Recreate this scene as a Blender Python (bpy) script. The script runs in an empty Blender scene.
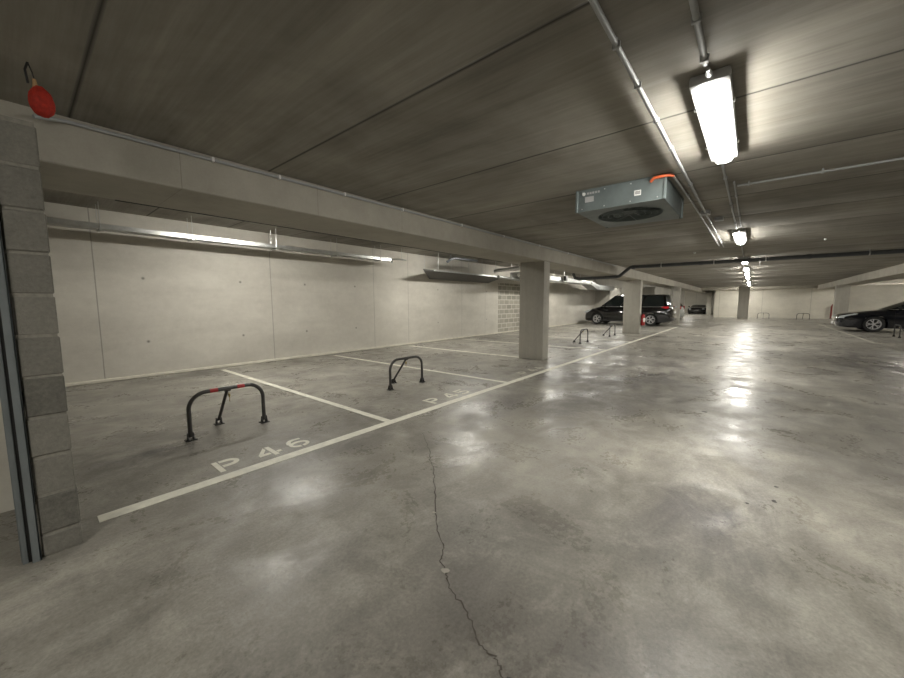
import bpy, bmesh, math, random
from mathutils import Vector, Matrix
from mathutils.geometry import tessellate_polygon
random.seed(7)
PI = math.pi
sc = bpy.context.scene
COL = sc.collection

# ------------------------------------------------------------------ helpers
def tag(o, label=None, cat=None, group=None, kind=None):
    if label: o['label'] = label
    if cat: o['category'] = cat
    if group: o['group'] = group
    if kind: o['kind'] = kind
    return o

def thing(name, label, cat, loc=(0, 0, 0), rotz=0, group=None):
    o = bpy.data.objects.new(name, None); COL.objects.link(o)
    o.location = loc; o.rotation_euler = (0, 0, rotz); o.empty_display_size = .1
    return tag(o, label, cat, group)

def dup(root, loc, rotz=None, label=None, group=None):
    r = root.copy(); COL.objects.link(r); r.location = loc
    if rotz is not None: r.rotation_euler = (0, 0, rotz)
    if label: r['label'] = label
    if group: r['group'] = group
    for ch in list(root.children):
        c = ch.copy(); COL.objects.link(c); c.parent = r
        for g in list(ch.children):
            d = g.copy(); COL.objects.link(d); d.parent = c
    return r

def obj(name, bm, mats, parent=None, smooth=40):
    bmesh.ops.recalc_face_normals(bm, faces=bm.faces[:])
    me = bpy.data.meshes.new(name)
    if smooth:
        lim = math.radians(smooth)
        for f in bm.faces: f.smooth = True
        for e in bm.edges:
            e.smooth = len(e.link_faces) == 2 and e.calc_face_angle(0) < lim
    bm.to_mesh(me); bm.free()
    for m in (mats if isinstance(mats, (list, tuple)) else [mats]): me.materials.append(m)
    o = bpy.data.objects.new(name, me); COL.objects.link(o)
    if parent: o.parent = parent
    return o

def NB(): return bmesh.new()

def box(bm, x0, x1, y0, y1, z0, z1, bev=0, seg=2, mi=0):
    t = bmesh.new()
    bmesh.ops.create_cube(t, size=1)
    for v in t.verts:
        v.co = Vector(((x0 + x1) / 2 + v.co.x * (x1 - x0), (y0 + y1) / 2 + v.co.y * (y1 - y0), (z0 + z1) / 2 + v.co.z * (z1 - z0)))
    if bev: bmesh.ops.bevel(t, geom=t.edges[:], offset=bev, segments=seg, affect='EDGES', profile=.5)
    return merge(bm, t, mi)

def merge(bm, t, mi=0, mat=None):
    mp = {}
    for v in t.verts: mp[v] = bm.verts.new(mat @ v.co if mat else v.co)
    fs = []
    for f in t.faces:
        try: n = bm.faces.new([mp[v] for v in f.verts])
        except ValueError: continue
        n.material_index = mi; fs.append(n)
    t.free()
    return fs

def cyl(bm, p0, p1, r, r2=None, seg=16, mi=0):
    tube(bm, [p0, p1], [r, r if r2 is None else r2], seg, mi)

def tube(bm, pts, r, seg=12, mi=0, cap=True):
    pts = [Vector(p) for p in pts]; n = len(pts)
    rs = r if isinstance(r, (list, tuple)) else [r] * n
    dirs = []
    for i in range(n):
        a = pts[max(i - 1, 0)]; b = pts[min(i + 1, n - 1)]
        dirs.append((b - a).normalized())
    u = dirs[0].orthogonal().normalized(); rings = []
    for i in range(n):
        d = dirs[i]; u = (u - d * u.dot(d)).normalized(); w = d.cross(u)
        rings.append([bm.verts.new(pts[i] + (u * math.cos(2 * PI * k / seg) + w * math.sin(2 * PI * k / seg)) * rs[i]) for k in range(seg)])
    for i in range(n - 1):
        for k in range(seg):
            f = bm.faces.new([rings[i][k], rings[i][(k + 1) % seg], rings[i + 1][(k + 1) % seg], rings[i + 1][k]]); f.material_index = mi
    if cap:
        for rr in (rings[0], rings[-1]):
            f = bm.faces.new(rr); f.material_index = mi

def lathe(bm, prof, axis_o=(0, 0, 0), seg=24, mi=0, M=None):
    o = Vector(axis_o); rings = []
    for r, z in prof:
        ring = []
        for k in range(seg):
            p = Vector((r * math.cos(2 * PI * k / seg), r * math.sin(2 * PI * k / seg), z))
            ring.append(bm.verts.new(o + (M @ p if M else p)))
        rings.append(ring)
    for i in range(len(rings) - 1):
        for k in range(seg):
            f = bm.faces.new([rings[i][k], rings[i][(k + 1) % seg], rings[i + 1][(k + 1) % seg], rings[i + 1][k]]); f.material_index = mi
    for rr in (rings[0], rings[-1]):
        f = bm.faces.new(rr); f.material_index = mi

def prism(bm, poly, z0, z1, mi=0, M=None):
    g = lambda x, y, z: (M @ Vector((x, y, z))) if M else Vector((x, y, z))
    a = [bm.verts.new(g(x, y, z0)) for x, y in poly]; b = [bm.verts.new(g(x, y, z1)) for x, y in poly]
    n = len(poly); fs = []
    for i in range(n):
        fs.append(bm.faces.new([a[i], a[(i + 1) % n], b[(i + 1) % n], b[i]]))
    for tri in tessellate_polygon([[Vector((x, y, 0)) for x, y in poly]]):
        for ring in (a, b):
            try: fs.append(bm.faces.new([ring[i] for i in tri]))
            except ValueError: pass
    for f in fs: f.material_index = mi

def arc_pts(cx, cy, r, a0, a1, n):
    return [(cx + r * math.cos(a0 + (a1 - a0) * i / n), cy + r * math.sin(a0 + (a1 - a0) * i / n)) for i in range(n + 1)]

# ------------------------------------------------------------------ materials
class NT:
    def __init__(s, name):
        s.m = bpy.data.materials.new(name); s.m.use_nodes = True
        s.t = s.m.node_tree; s.t.nodes.clear()
        s.out = s.n('ShaderNodeOutputMaterial'); s.b = s.n('ShaderNodeBsdfPrincipled')
        s.l(s.b.outputs[0], s.out.inputs[0])
        s.tc = s.n('ShaderNodeTexCoord')
        s.co = s.tc.outputs['Object']
    def n(s, t, **k):
        x = s.t.nodes.new(t)
        for a, v in k.items(): setattr(x, a, v)
        return x
    def l(s, a, b): s.t.links.new(a, b)
    def put(s, sock, v):
        if hasattr(v, 'is_linked') or isinstance(v, bpy.types.NodeSocket): s.l(v, sock)
        else: sock.default_value = v
    def map(s, scale=(1, 1, 1), rot=(0, 0, 0), loc=(0, 0, 0)):
        m = s.n('ShaderNodeMapping'); s.l(s.co, m.inputs[0])
        m.inputs['Scale'].default_value = scale; m.inputs['Rotation'].default_value = rot; m.inputs['Location'].default_value = loc
        return m.outputs[0]
    def noise(s, scale, detail=6, rough=.6, dist=0, vec=None):
        x = s.n('ShaderNodeTexNoise'); s.l(vec or s.co, x.inputs['Vector'])
        x.inputs['Scale'].default_value = scale; x.inputs['Detail'].default_value = detail
        x.inputs['Roughness'].default_value = rough; x.inputs['Distortion'].default_value = dist
        return x.outputs[0]
    def ramp(s, fac, stops):
        r = s.n('ShaderNodeValToRGB'); s.l(fac, r.inputs[0]); e = r.color_ramp.elements
        while len(e) < len(stops): e.new(.5)
        for i, (p, c) in enumerate(stops):
            e[i].position = p; e[i].color = (c, c, c, 1) if isinstance(c, (int, float)) else (*c, 1)
        return r.outputs[0]
    def math(s, op, a, b=None, c=None, clamp=False):
        m = s.n('ShaderNodeMath', operation=op, use_clamp=clamp); s.put(m.inputs[0], a)
        if b is not None: s.put(m.inputs[1], b)
        if c is not None: s.put(m.inputs[2], c)
        return m.outputs[0]
    def mix(s, fac, a, b, mode='MIX'):
        m = s.n('ShaderNodeMix', data_type='RGBA', blend_type=mode)
        s.put(m.inputs[0], fac)
        for sock, v in ((m.inputs[6], a), (m.inputs[7], b)):
            if isinstance(v, (tuple, list)): v = (*v, 1) if len(v) == 3 else v
            s.put(sock, v)
        return m.outputs[2]
    def sep(s):
        x = s.n('ShaderNodeSeparateXYZ'); s.l(s.co, x.inputs[0]); return x.outputs
    def bump(s, h, strength=.3, dist=.01, prev=None):
        b = s.n('ShaderNodeBump'); b.inputs['Strength'].default_value = strength; b.inputs['Distance'].default_value = dist
        s.l(h, b.inputs['Height'])
        if prev: s.l(prev, b.inputs['Normal'])
        return b.outputs[0]
    def fin(s, col=None, rough=None, metal=None, normal=None, **k):
        if col is not None: s.put(s.b.inputs['Base Color'], (*col, 1) if isinstance(col, tuple) and len(col) == 3 else col)
        if rough is not None: s.put(s.b.inputs['Roughness'], rough)
        if metal is not None: s.put(s.b.inputs['Metallic'], metal)
        if normal is not None: s.l(normal, s.b.inputs['Normal'])
        for a, v in k.items(): s.put(s.b.inputs[a], v)
        return s.m

def near_lines(s, coord, xs, w):
    """1 close to one of the given coordinates, else 0"""
    acc = None
    for x in xs:
        d = s.math('ABSOLUTE', s.math('SUBTRACT', coord, x))
        v = s.math('SUBTRACT', 1.0, s.math('DIVIDE', d, w), clamp=True)
        acc = v if acc is None else s.math('MAXIMUM', acc, v)
    return acc

def plain(name, col, rough=.5, metal=0., var=.08, scale=30, **k):
    s = NT(name); f = s.noise(scale, 4)
    lo = tuple(c * (1 - var) for c in col); hi = tuple(min(1, c * (1 + var)) for c in col)
    c = s.ramp(f, [(.3, lo), (.7, hi)])
    return s.fin(c, rough, metal, s.bump(f, .05, .002), **k)

def concrete(name, dark, light, sc1=.7, streak=None, jx=None, jw=.006, jaxis=0, holes=None, rough=.85, bs=.25, zlines=None):
    s = NT(name)
    f1 = s.noise(sc1, 8, .6, .4)
    f2 = s.noise(9, 6, .65)
    f3 = s.noise(70, 3, .6)
    mixf = s.math('ADD', s.math('MULTIPLY', f1, .62), s.math('MULTIPLY', f2, .28))
    if streak:
        fs = s.noise(1, 7, .6, .2, s.map(streak)); mixf = s.math('ADD', s.math('MULTIPLY', mixf, .62), s.math('MULTIPLY', fs, .36))
    mixf = s.math('ADD', mixf, s.math('MULTIPLY', f3, .1))
    c = s.ramp(mixf, [(.38, dark), (.62, light)])
    nrm = s.bump(f2, bs, .004); nrm = s.bump(f3, bs, .0015, nrm)
    sp = s.sep()
    if jx:
        j = near_lines(s, sp[jaxis], jx, jw)
        c = s.mix(s.math('MULTIPLY', j, .6), c, tuple(x * .3 for x in dark))
        nrm = s.bump(s.math('SUBTRACT', 1.0, j), .5, .006, nrm)
    if zlines:
        j = near_lines(s, sp[2], zlines, .006)
        c = s.mix(s.math('MULTIPLY', j, .25), c, tuple(x * .5 for x in dark))
    if holes:
        acc = None
        for hx, hz in holes:
            dx = s.math('SUBTRACT', sp[0], hx); dz = s.math('SUBTRACT', sp[2], hz)
            d = s.math('SQRT', s.math('ADD', s.math('MULTIPLY', dx, dx), s.math('MULTIPLY', dz, dz)))
            v = s.math('SUBTRACT', 1.0, s.math('DIVIDE', d, .034), clamp=True)
            acc = v if acc is None else s.math('MAXIMUM', acc, v)
        c = s.mix(s.math('MULTIPLY', acc, 1.0, clamp=True), c, tuple(x * .25 for x in dark))
    return s.fin(c, rough, 0., nrm)

# ---- floor: power-trowelled concrete, mottled, semi-gloss
def floor_material():
    s = NT('power_trowelled_floor')
    big = s.noise(.5, 7, .52, .8)
    mid = s.noise(1, 7, .55, 1.0, s.map((1.5, 2.6, 1), (0, 0, .75)))
    swirl = s.noise(1, 8, .6, 1.6, s.map((.5, 1.5, 1), (0, 0, -.5)))
    fine = s.noise(28, 6, .7)
    speck = s.noise(130, 2, .5)
    f = s.math('ADD', s.math('MULTIPLY', big, .38), s.math('MULTIPLY', mid, .27))
    f = s.math('ADD', f, s.math('MULTIPLY', swirl, .22))
    f = s.math('ADD', f, s.math('MULTIPLY', fine, .10))
    f = s.math('ADD', f, s.math('MULTIPLY', speck, .05))
    c = s.ramp(f, [(.39, (.165, .154, .132)), (.47, (.24, .226, .195)), (.53, (.30, .284, .246)), (.61, (.41, .39, .338))])
    st = s.ramp(s.noise(.55, 5, .55, 1.0, s.map((1, 1, 1), (0, 0, 0), (11, 4, 0))), [(.52, 0.), (.68, 1.)])
    c = s.mix(s.math('MULTIPLY', st, .5), c, (.11, .103, .096))
    lt = s.ramp(s.noise(.7, 7, .6, 1.4, s.map((1.2, .6, 1), (0, 0, .4), (3, 9, 0))), [(.55, 0.), (.72, 1.)])
    c = s.mix(s.math('MULTIPLY', lt, .35), c, (.44, .43, .38))
    sc = s.ramp(s.noise(1, 7, .62, .6, s.map((5, 1.6, 1), (0, 0, .6))), [(.5, 0.), (.72, 1.)])
    c = s.mix(s.math('MULTIPLY', sc, .25), c, (.12, .112, .1))
    sp = s.sep(); acc = None
    for bx_, by_, rx, ry in ((7.2, 1.3, 3.6, 1.1), (3.6, 2.35, 1.0, .45), (11.5, -1.9, 4.5, 1.2), (.75, 3.9, .8, .5), (2.6, .1, .9, .5), (1.6, 2.6, .7, .25)):
        dx = s.math('DIVIDE', s.math('SUBTRACT', sp[0], bx_), rx); dy = s.math('DIVIDE', s.math('SUBTRACT', sp[1], by_), ry)
        d = s.math('SUBTRACT', 1.0, s.math('SQRT', s.math('ADD', s.math('MULTIPLY', dx, dx), s.math('MULTIPLY', dy, dy))), clamp=True)
        acc = d if acc is None else s.math('MAXIMUM', acc, d)
    worn = s.math('MULTIPLY', acc, s.ramp(s.noise(1, 8, .65, 1.2, s.map((1.1, 2.2, 1), (0, 0, .3))), [(.40, 0.), (.58, 1.)]))
    c = s.mix(s.math('MULTIPLY', worn, 1.1, clamp=True), c, (.10, .092, .09))
    m1 = s.ramp(s.noise(2.3, 9, .7, .9, s.map((1, 1.5, 1), (0, 0, .9), (5, 2, 0))), [(.42, 0.), (.62, 1.)])
    c = s.mix(s.math('MULTIPLY', m1, .38), c, (.13, .121, .107))
    m2 = s.ramp(s.noise(3.1, 9, .72, .5, s.map((1, 1, 1), (0, 0, 0), (1, 7, 0))), [(.5, 0.), (.66, 1.)])
    c = s.mix(s.math('MULTIPLY', m2, .32), c, (.46, .44, .385))
    gr = s.ramp(s.noise(60, 4, .7), [(.35, .86), (.65, 1.12)])
    c = s.mix(1.0, c, gr, 'MULTIPLY')
    pit = s.ramp(s.noise(95, 3, .6), [(.66, 0.), (.72, 1.)])
    c = s.mix(s.math('MULTIPLY', pit, .35), c, (.08, .075, .07))
    r = s.ramp(s.math('ADD', s.math('MULTIPLY', s.noise(1.6, 8, .68, .8), .7), s.math('MULTIPLY', fine, .3)), [(.36, .2), (.46, .3), (.6, .6)])
    n1 = s.bump(s.noise(4.5, 4, .6), .22, .009)
    n1 = s.bump(s.noise(20, 6, .75), .45, .0035, n1)
    return s.fin(c, r, 0., n1, **{'Specular IOR Level': .27})

M = {}
M['floor'] = floor_material()
PL = [.317 + 1.2517 * k for k in range(-4, 40)]
def ceiling_material():
    s = NT('ribbed_plank_ceiling')
    sp = s.sep()
    x = s.math('ADD', sp[0], -.317 + 1.2517 * 8)
    u = s.math('MODULO', x, 1.2517)
    d = s.math('MINIMUM', u, s.math('SUBTRACT', 1.2517, u))
    j = s.math('SUBTRACT', 1.0, s.math('DIVIDE', d, .016), clamp=True)
    cell = s.math('FLOOR', s.math('DIVIDE', x, 1.2517))
    wn = s.n('ShaderNodeTexWhiteNoise', noise_dimensions='1D'); s.l(cell, wn.inputs['W'])
    st = s.noise(1, 8, .62, .25, s.map((6, .6, 1)))
    st2 = s.noise(1, 6, .6, .1, s.map((45, 1.4, 1)))
    bl = s.noise(.9, 7, .6, .5)
    f = s.math('ADD', s.math('MULTIPLY', st, .33), s.math('MULTIPLY', bl, .5))
    f = s.math('ADD', f, s.math('MULTIPLY', st2, .17))
    f = s.math('ADD', f, s.math('MULTIPLY', s.math('SUBTRACT', wn.outputs[0], .5), .05))
    c = s.ramp(f, [(.36, (.17, .156, .132)), (.50, (.265, .247, .212)), (.64, (.37, .348, .30))])
    c = s.mix(s.math('MULTIPLY', j, .9), c, (.02, .018, .015))
    n = s.bump(s.math('SINE', s.math('MULTIPLY', u, PI / 1.2517)), 1.0, .02); n = s.bump(st, .22, .005, n); n = s.bump(st2, .3, .0015, n)
    n = s.bump(s.math('SUBTRACT', 1.0, j), .6, .01, n)
    return s.fin(c, .8, 0., n)
M['ceiling'] = ceiling_material()
M['backwall'] = concrete('cast_wall_left', (.42, .395, .345), (.585, .56, .495), .55, (.6, 1, 2.2),
    jx=[.85, 3.62, 6.42, 7.73, 10.4, 11.9], jw=.012,
    holes=[(x, z) for x in (1.45, 3.0, 4.4, 5.8, 9.1, 12.0) for z in (.62, 1.72)], rough=.8, bs=.2)
M['beam'] = concrete('cast_beam', (.30, .28, .235), (.43, .405, .345), .9, (1.6, 1.6, .6), jx=[.9, 2.05, 3.2, 5.2, 8.9, 11.5, 13.8, 17.9], jw=.003, rough=.8)
M['column'] = concrete('cast_column', (.34, .325, .28), (.46, .435, .38), .8, (7, 7, .6), rough=.8)
M['wallgen'] = concrete('cast_wall_far', (.50, .475, .41), (.66, .63, .55), .6, (.8, .8, 2), jx=[-6.2, -3.4, -.6, 2.2, 5, 7], jaxis=1, jw=.02)
M['paint'] = plain('cream_floor_paint', (.72, .70, .60), .6, 0, .12, 14)
M['paint_worn'] = plain('worn_cream_floor_paint', (.52, .50, .43), .65, 0, .22, 9)
M['filler'] = plain('wall_base_filler', (.62, .59, .50), .8, 0, .12, 6)
M['galv'] = plain('galvanised_steel', (.55, .56, .55), .32, .9, .12, 12)
M['track'] = plain('painted_steel_track', (.20, .22, .225), .45, .3, .08, 10)
M['duct'] = plain('duct_steel', (.42, .43, .42), .38, .8, .15, 6)
M['darkduct'] = plain('dark_duct_steel', (.08, .077, .07), .55, .4, .12, 6)  # even, very dark tone for the flat duct
M['gunmetal'] = plain('dark_grey_tube', (.075, .073, .07), .38, .5, .1, 30)
M['black'] = plain('black_plastic', (.012, .012, .012), .45, 0, .1)
M['conduit'] = plain('grey_pvc_conduit', (.34, .35, .35), .45, 0, .06)
M['pipe'] = plain('dark_pvc_pipe', (.07, .075, .08), .35, 0, .1, 8)
M['red'] = plain('red_band', (.45, .03, .03), .5, 0, .1)
M['redpaint'] = plain('red_gloss_paint', (.30, .014, .014), .3, 0, .08)
M['redfluff'] = plain('red_knobbly_plastic', (.36, .018, .006), .75, 0, .3, 60)
M['orange'] = plain('orange_sleeve', (.75, .16, .06), .5, 0, .08)
M['fan'] = plain('fan_casing', (.17, .20, .20), .42, .35, .14, 5)
M['white'] = plain('white_plastic', (.75, .75, .73), .5, 0, .04)
M['lampbody'] = plain('lamp_housing', (.42, .42, .42), .45, 0, .05)
M['brass'] = plain('brass', (.5, .38, .16), .4, .9, .1)
M['carblack'] = plain('black_car_paint', (.003, .003, .004), .12, 0, .05, 5, **{'Coat Weight': .7})
M['carnavy'] = plain('dark_navy_car_paint', (.004, .005, .008), .12, 0, .05, 5, **{'Coat Weight': .7})
M['carsilver'] = plain('silver_car_paint', (.42, .44, .43), .28, .5, .04, 5)
M['glass'] = plain('tinted_glass', (.012, .016, .016), .05, 0, .05)
M['tyre'] = plain('tyre_rubber', (.012, .012, .012), .75, 0, .1, 40)
M['alloy'] = plain('alloy', (.62, .62, .62), .4, .35, .05)
M['taillight'] = plain('tail_light_red', (.5, .012, .02), .18, 0, .1)
M['lens'] = plain('clear_lens', (.62, .66, .68), .12, .3, .08)
M['trimgrey'] = plain('grey_plastic', (.035, .035, .035), .6, 0, .1)
M['chrome'] = plain('chrome', (.75, .75, .75), .12, 1., .03)
def lamp_mat():
    s = NT('lit_diffuser')
    s.b.inputs['Emission Color'].default_value = (1, .97, .895, 1)
    s.b.inputs['Emission Strength'].default_value = LAMP
    return s.fin((.8, .8, .78), .5)
LAMP = 38.0
M['lamp'] = lamp_mat()
def block_material():
    s = NT('grey_concrete_blocks')
    sp = s.sep()
    row = s.math('FLOOR', s.math('DIVIDE', s.math('ADD', sp[2], .075), .2))
    wn = s.n('ShaderNodeTexWhiteNoise', noise_dimensions='1D'); s.l(row, wn.inputs['W'])
    f = s.noise(55, 6, .75); g = s.noise(6, 5, .6)
    t = s.math('ADD', s.math('MULTIPLY', f, .5), s.math('MULTIPLY', g, .3))
    t = s.math('ADD', t, s.math('MULTIPLY', wn.outputs[0], .22))
    c = s.ramp(t, [(.3, (.10, .097, .083)), (.7, (.245, .233, .2))])
    return s.fin(c, .95, 0., s.bump(f, .8, .006))
M['block'] = block_material()
M['mortar'] = plain('mortar', (.235, .223, .19), .95, 0, .2, 40)
def brickwall_material():
    s = NT('light_blockwork')
    sp = s.sep()
    cb = s.n('ShaderNodeCombineXYZ'); s.l(sp[0], cb.inputs[0]); s.l(sp[2], cb.inputs[1])
    b = s.n('ShaderNodeTexBrick'); s.l(cb.outputs[0], b.inputs['Vector'])
    b.inputs['Scale'].default_value = 1; b.inputs['Brick Width'].default_value = .4; b.inputs['Row Height'].default_value = .2
    b.inputs['Mortar Size'].default_value = .016
    b.inputs['Color1'].default_value = (.20, .19, .16, 1); b.inputs['Color2'].default_value = (.34, .32, .27, 1); b.inputs['Mortar'].default_value = (.58, .55, .47, 1)
    f = s.noise(30, 5, .7)
    return s.fin(s.mix(.25, b.outputs[0], s.ramp(f, [(.3, (.2, .19, .16)), (.7, (.5, .47, .4))])), .9, 0., s.bump(f, .4, .004))
M['brickwall'] = brickwall_material()

# ------------------------------------------------------------------ the setting
CZ, BZ, C2 = 2.472, 2.165, 2.79
def st(name, bm, m, smooth=0): return tag(obj(name, bm, m, None, smooth), kind='structure')
b = NB(); box(b, -6, 52, -9, 9, -.25, 0); st('floor', b, M['floor'])
b = NB(); box(b, -6, 52, -3.65, 3.47, CZ, CZ + .35); st('ceiling', b, M['ceiling'])
b = NB(); box(b, -6, 52, 4.27, 9, C2, C2 + .2); st('ceiling_left', b, M['ceiling'])
b = NB(); box(b, -6, 52, -9, -4.45, C2, C2 + .2); st('ceiling_right', b, M['ceiling'])
b = NB(); box(b, -6, 12.85, 8.16, 8.4, 0, C2); box(b, 16.5, 52, 8.16, 8.4, 0, C2); box(b, 12.85, 16.5, 8.16, 8.4, 2.1, C2); st('wall_left', b, M['backwall'])
b = NB(); box(b, 12.85, 16.5, 8.2, 8.4, 0, 2.1); st('wall_left_blockwork', b, M['brickwall'])
b = NB(); box(b, -6, 52, -8.9, -8.66, 0, C2); st('wall_right', b, M['backwall'])
b = NB(); box(b, -6, -5.8, -8.66, 8.16, 0, C2); st('wall_behind', b, M['wallgen'])
b = NB(); box(b, -6, 50, 3.47, 4.27, BZ, C2 + .1, .008, 1); st('beam_left', b, M['beam'])
b = NB(); box(b, -6, 38.5, -4.45, -3.65, BZ, C2 + .1, .008, 1); st('beam_right', b, M['beam'])
b = NB(); box(b, 38.5, 38.8, -8.66, 2.55, 0, C2); st('wall_far', b, M['wallgen'])
b = NB(); box(b, 37.9, 38.5, -8.66, 3.47, 2.28, 2.5, .01, 1); st('beam_far', b, M['beam'])
b = NB(); box(b, 50, 50.3, -3, 8.16, 0, C2); st('wall_far_end', b, M['wallgen'])
b = NB(); box(b, 30.1, 30.3, -8.66, -3.95, 0, BZ); st('wall_right_cross', b, M['wallgen'])
b = NB(); box(b, 34, 34.2, 4.2, 8.16, 0, C2); st('wall_cross_far', b, M['column'])
# cross wall behind the minivan, with openings under a deep header
b = NB()
box(b, 24.9, 25.15, 7.29, 8.16, 0, C2); box(b, 24.9, 25.15, 3.75, 4.62, 0, C2)
box(b, 24.9, 25.15, 4.62, 7.29, 2.2, C2); box(b, 24.9, 25.15, 6.3, 6.52, 0, 2.2); st('wall_cross', b, M['column'])
# closed-off box to the left of the block wall
b = NB(); box(b, -5.8, -.02, 3.47, 3.6, 0, BZ); st('wall_front', b, M['wallgen'])
# block wall between the box and the first bay: real courses with recessed mortar
b = NB()
box(b, -.004, .124, 2.676, 8.16, 0, 2.13, mi=1)
z = 0
tops = [.118] + [.118 + .2 * k for k in range(1, 12)]
for i, t in enumerate(tops):
    z0 = z + .006; z1 = min(t - .006, 2.14); z = t
    if z1 - z0 < .05: break
    j = random.uniform(-.004, .004)
    y = 2.67; k = 0
    while y < 8.14:
        w = .39 if (k or i % 2) else .19
        y1 = min(y + w, 8.15)
        top = 2.33 if y < 3.2 else 2.33
        box(b, -.010 + random.uniform(-.002, .003), .130 + random.uniform(-.003, .003), y + (j if k == 0 else .005), y1, z0, z1, .006, 1)
        if y > 3.1: y = 3.46 if y < 3.45 and y1 > 3.4 else y1
        else: y = y1
        k += 1
        if k > 4: break
st('wall_blockwork', b, [M['block'], M['mortar']])
b = NB(); box(b, -.01, .13, 4.27, 8.16, 2.13, C2); st('wall_blockwork_top', b, M['block'])
# pale filler strip along the foot of the long wall
b = NB(); box(b, .15, 24.9, 8.11, 8.165, 0, .05, .008, 1); st('baseboard_left', b, M['filler'])

# columns
def column(x0, x1, y0, y1, z1=BZ):
    b = NB(); box(b, x0, x1, y0, y1, 0, z1, .012, 2); return b
cols = [
 (7.34, 7.63, 3.50, 4.09, 'broad pale concrete column nearest the camera, beside bay P 44'),
 (16.0, 16.3, 3.47, 4.09, 'second concrete column, in front of the black minivan, carrying the fire extinguisher'),
 (24.25, 24.55, 3.2, 3.56, 'narrow concrete column just right of the black minivan rear'),
 (35.4, 35.8, .22, .86, 'grey concrete column standing alone at the far end of the lane'),
 (43.3, 43.6, 3.05, 3.46, 'slim bright concrete column far back, right of the low dark car'),
 (29.0, 29.35, -4.05, -3.5, 'concrete column on the right, behind the nose of the black coupe')]
for x0, x1, y0, y1, lab in cols:
    o = obj('concrete_column', column(x0, x1, y0, y1, 2.45 if x0 == 35.4 else BZ), M['column'], None, 30)
    if x0 == 35.4: pass
    tag(o, lab, 'column', 'concrete columns')
    o['kind'] = 'structure'

# ------------------------------------------------------------------ floor paint
def strip(name, poly, lab, m='paint', group='painted bay lines', z=.003):
    b = NB(); prism(b, poly, 0, z); o = obj(name, b, M[m], None, 0); return tag(o, lab, 'painted line', group)
def rect(x0, x1, y0, y1): return [(x0, y0), (x1, y0), (x1, y1), (x0, y1)]
def wobble(x0, x1, y0, y1, n=40):
    lo = []; hi = []
    for i in range(n + 1):
        x = x0 + (x1 - x0) * i / n
        lo.append((x, y0 + random.uniform(-.003, .003))); hi.append((x, y1 + random.uniform(-.003, .003)))
    return lo + hi[::-1]
strip('lane_line', wobble(.215, 21.8, 2.865, 2.965, 60), 'long cream line painted between the left bays and the lane')
dv = [2.48, 4.93, 7.455, 10.02, 12.7, 15.4, 17.95]
dl = ['cream divider line between bay P 46 and bay P 45', 'cream divider line between bay P 45 and bay P 44', 'cream divider line running from the first column to the back wall',
      'cream divider line just past the first column', 'cream divider line between the two far hoops on the left', 'cream divider line just before the second column', 'cream divider line just before the black minivan']
for x, l in zip(dv, dl):
    strip('bay_divider_line', rect(x - .04, x + .04, 4.09 if 7.3 < x < 7.7 else 2.965, 7.85), l)
strip('lane_line', wobble(16.6, 29, -2.98, -2.90), 'faded cream line in front of the black coupe on the right', 'paint_worn')
strip('bay_divider_line', rect(16.6, 16.68, -7.9, -2.98), 'faded cream divider line before the right hand hoop', 'paint_worn')

def stroke_poly(bm, poly, ox, oy, sx, sy): prism(bm, [(ox + x * sx, oy + y * sy) for x, y in poly], 0, .003)
def bez_ring(cx, cy, rx, ry, w, a0, a1, n=20):
    o = [(cx + rx * math.cos(a0 + (a1 - a0) * i / n), cy + ry * math.sin(a0 + (a1 - a0) * i / n)) for i in range(n + 1)]
    i_ = [(cx + (rx - w) * math.cos(a0 + (a1 - a0) * i / n), cy + (ry - w) * math.sin(a0 + (a1 - a0) * i / n)) for i in range(n + 1)]
    return o + i_[::-1]
G = {
 'P': [[(0, 0), (.2, 0), (.2, 1), (0, 1)],
       [(.26, 1), (.55, 1)] + [(.55 + .42 * math.cos(a), .68 + .32 * math.sin(a)) for a in [PI / 2 - PI * i / 14 for i in range(1, 15)]] + [(.26, .36), (.26, .54), (.55, .54)] + [(.55 + .22 * math.cos(a), .68 + .14 * math.sin(a)) for a in [-PI / 2 + PI * i / 10 for i in range(1, 11)]] + [(.26, .82)]],
 '4': [[(.56, 0), (.76, 0), (.76, 1), (.56, 1)],
       [(.5, 1), (0, .36), (0, .2), (.5, .2), (.5, .38), (.22, .38), (.5, .74)],
       [(.8, .2), (1, .2), (1, .38), (.8, .38)]],
 '6': [bez_ring(.5, .33, .48, .33, .17, -PI / 2 + .12, 1.5 * PI - .12),
       [(.05, .45), (.02, .6), (.1, .8), (.3, .96), (.55, 1), (.85, .97), (.85, .82), (.55, .84), (.36, .8), (.24, .62)]],
 '5': [[(.08, .48), (.08, 1), (.92, 1), (.92, .83), (.27, .83), (.27, .56)],
       bez_ring(.46, .33, .5, .33, .17, -PI * .82, PI * .72)],
}
def number(txt, xs, y0, h, w, lab, m='paint'):
    t = thing('painted_bay_number', lab, 'painted number', (xs[0], y0, 0), 0, 'painted bay numbers')
    for ch, x in zip(txt, xs):
        c = obj('painted_letter' if ch == 'P' else 'painted_digit', NB(), M[m], t, 0)
        b = NB()
        for p in G[ch]: stroke_poly(b, p, x - xs[0], 0, w, h)
        bmesh.ops.recalc_face_normals(b, faces=b.faces[:]); b.to_mesh(c.data); b.free()
    return t
number('P46', (.895, 1.20, 1.46), 3.025, .225, .185, 'large cream P 46 painted on the floor of the nearest bay')
number('P45', (3.30, 3.64, 3.90), 3.03, .225, .20, 'cream P 45 painted on the floor of the second bay')
number('P44', (5.72, 6.06, 6.34), 3.04, .20, .20, 'worn cream P 44 painted beside the first column', 'paint_worn')

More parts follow.
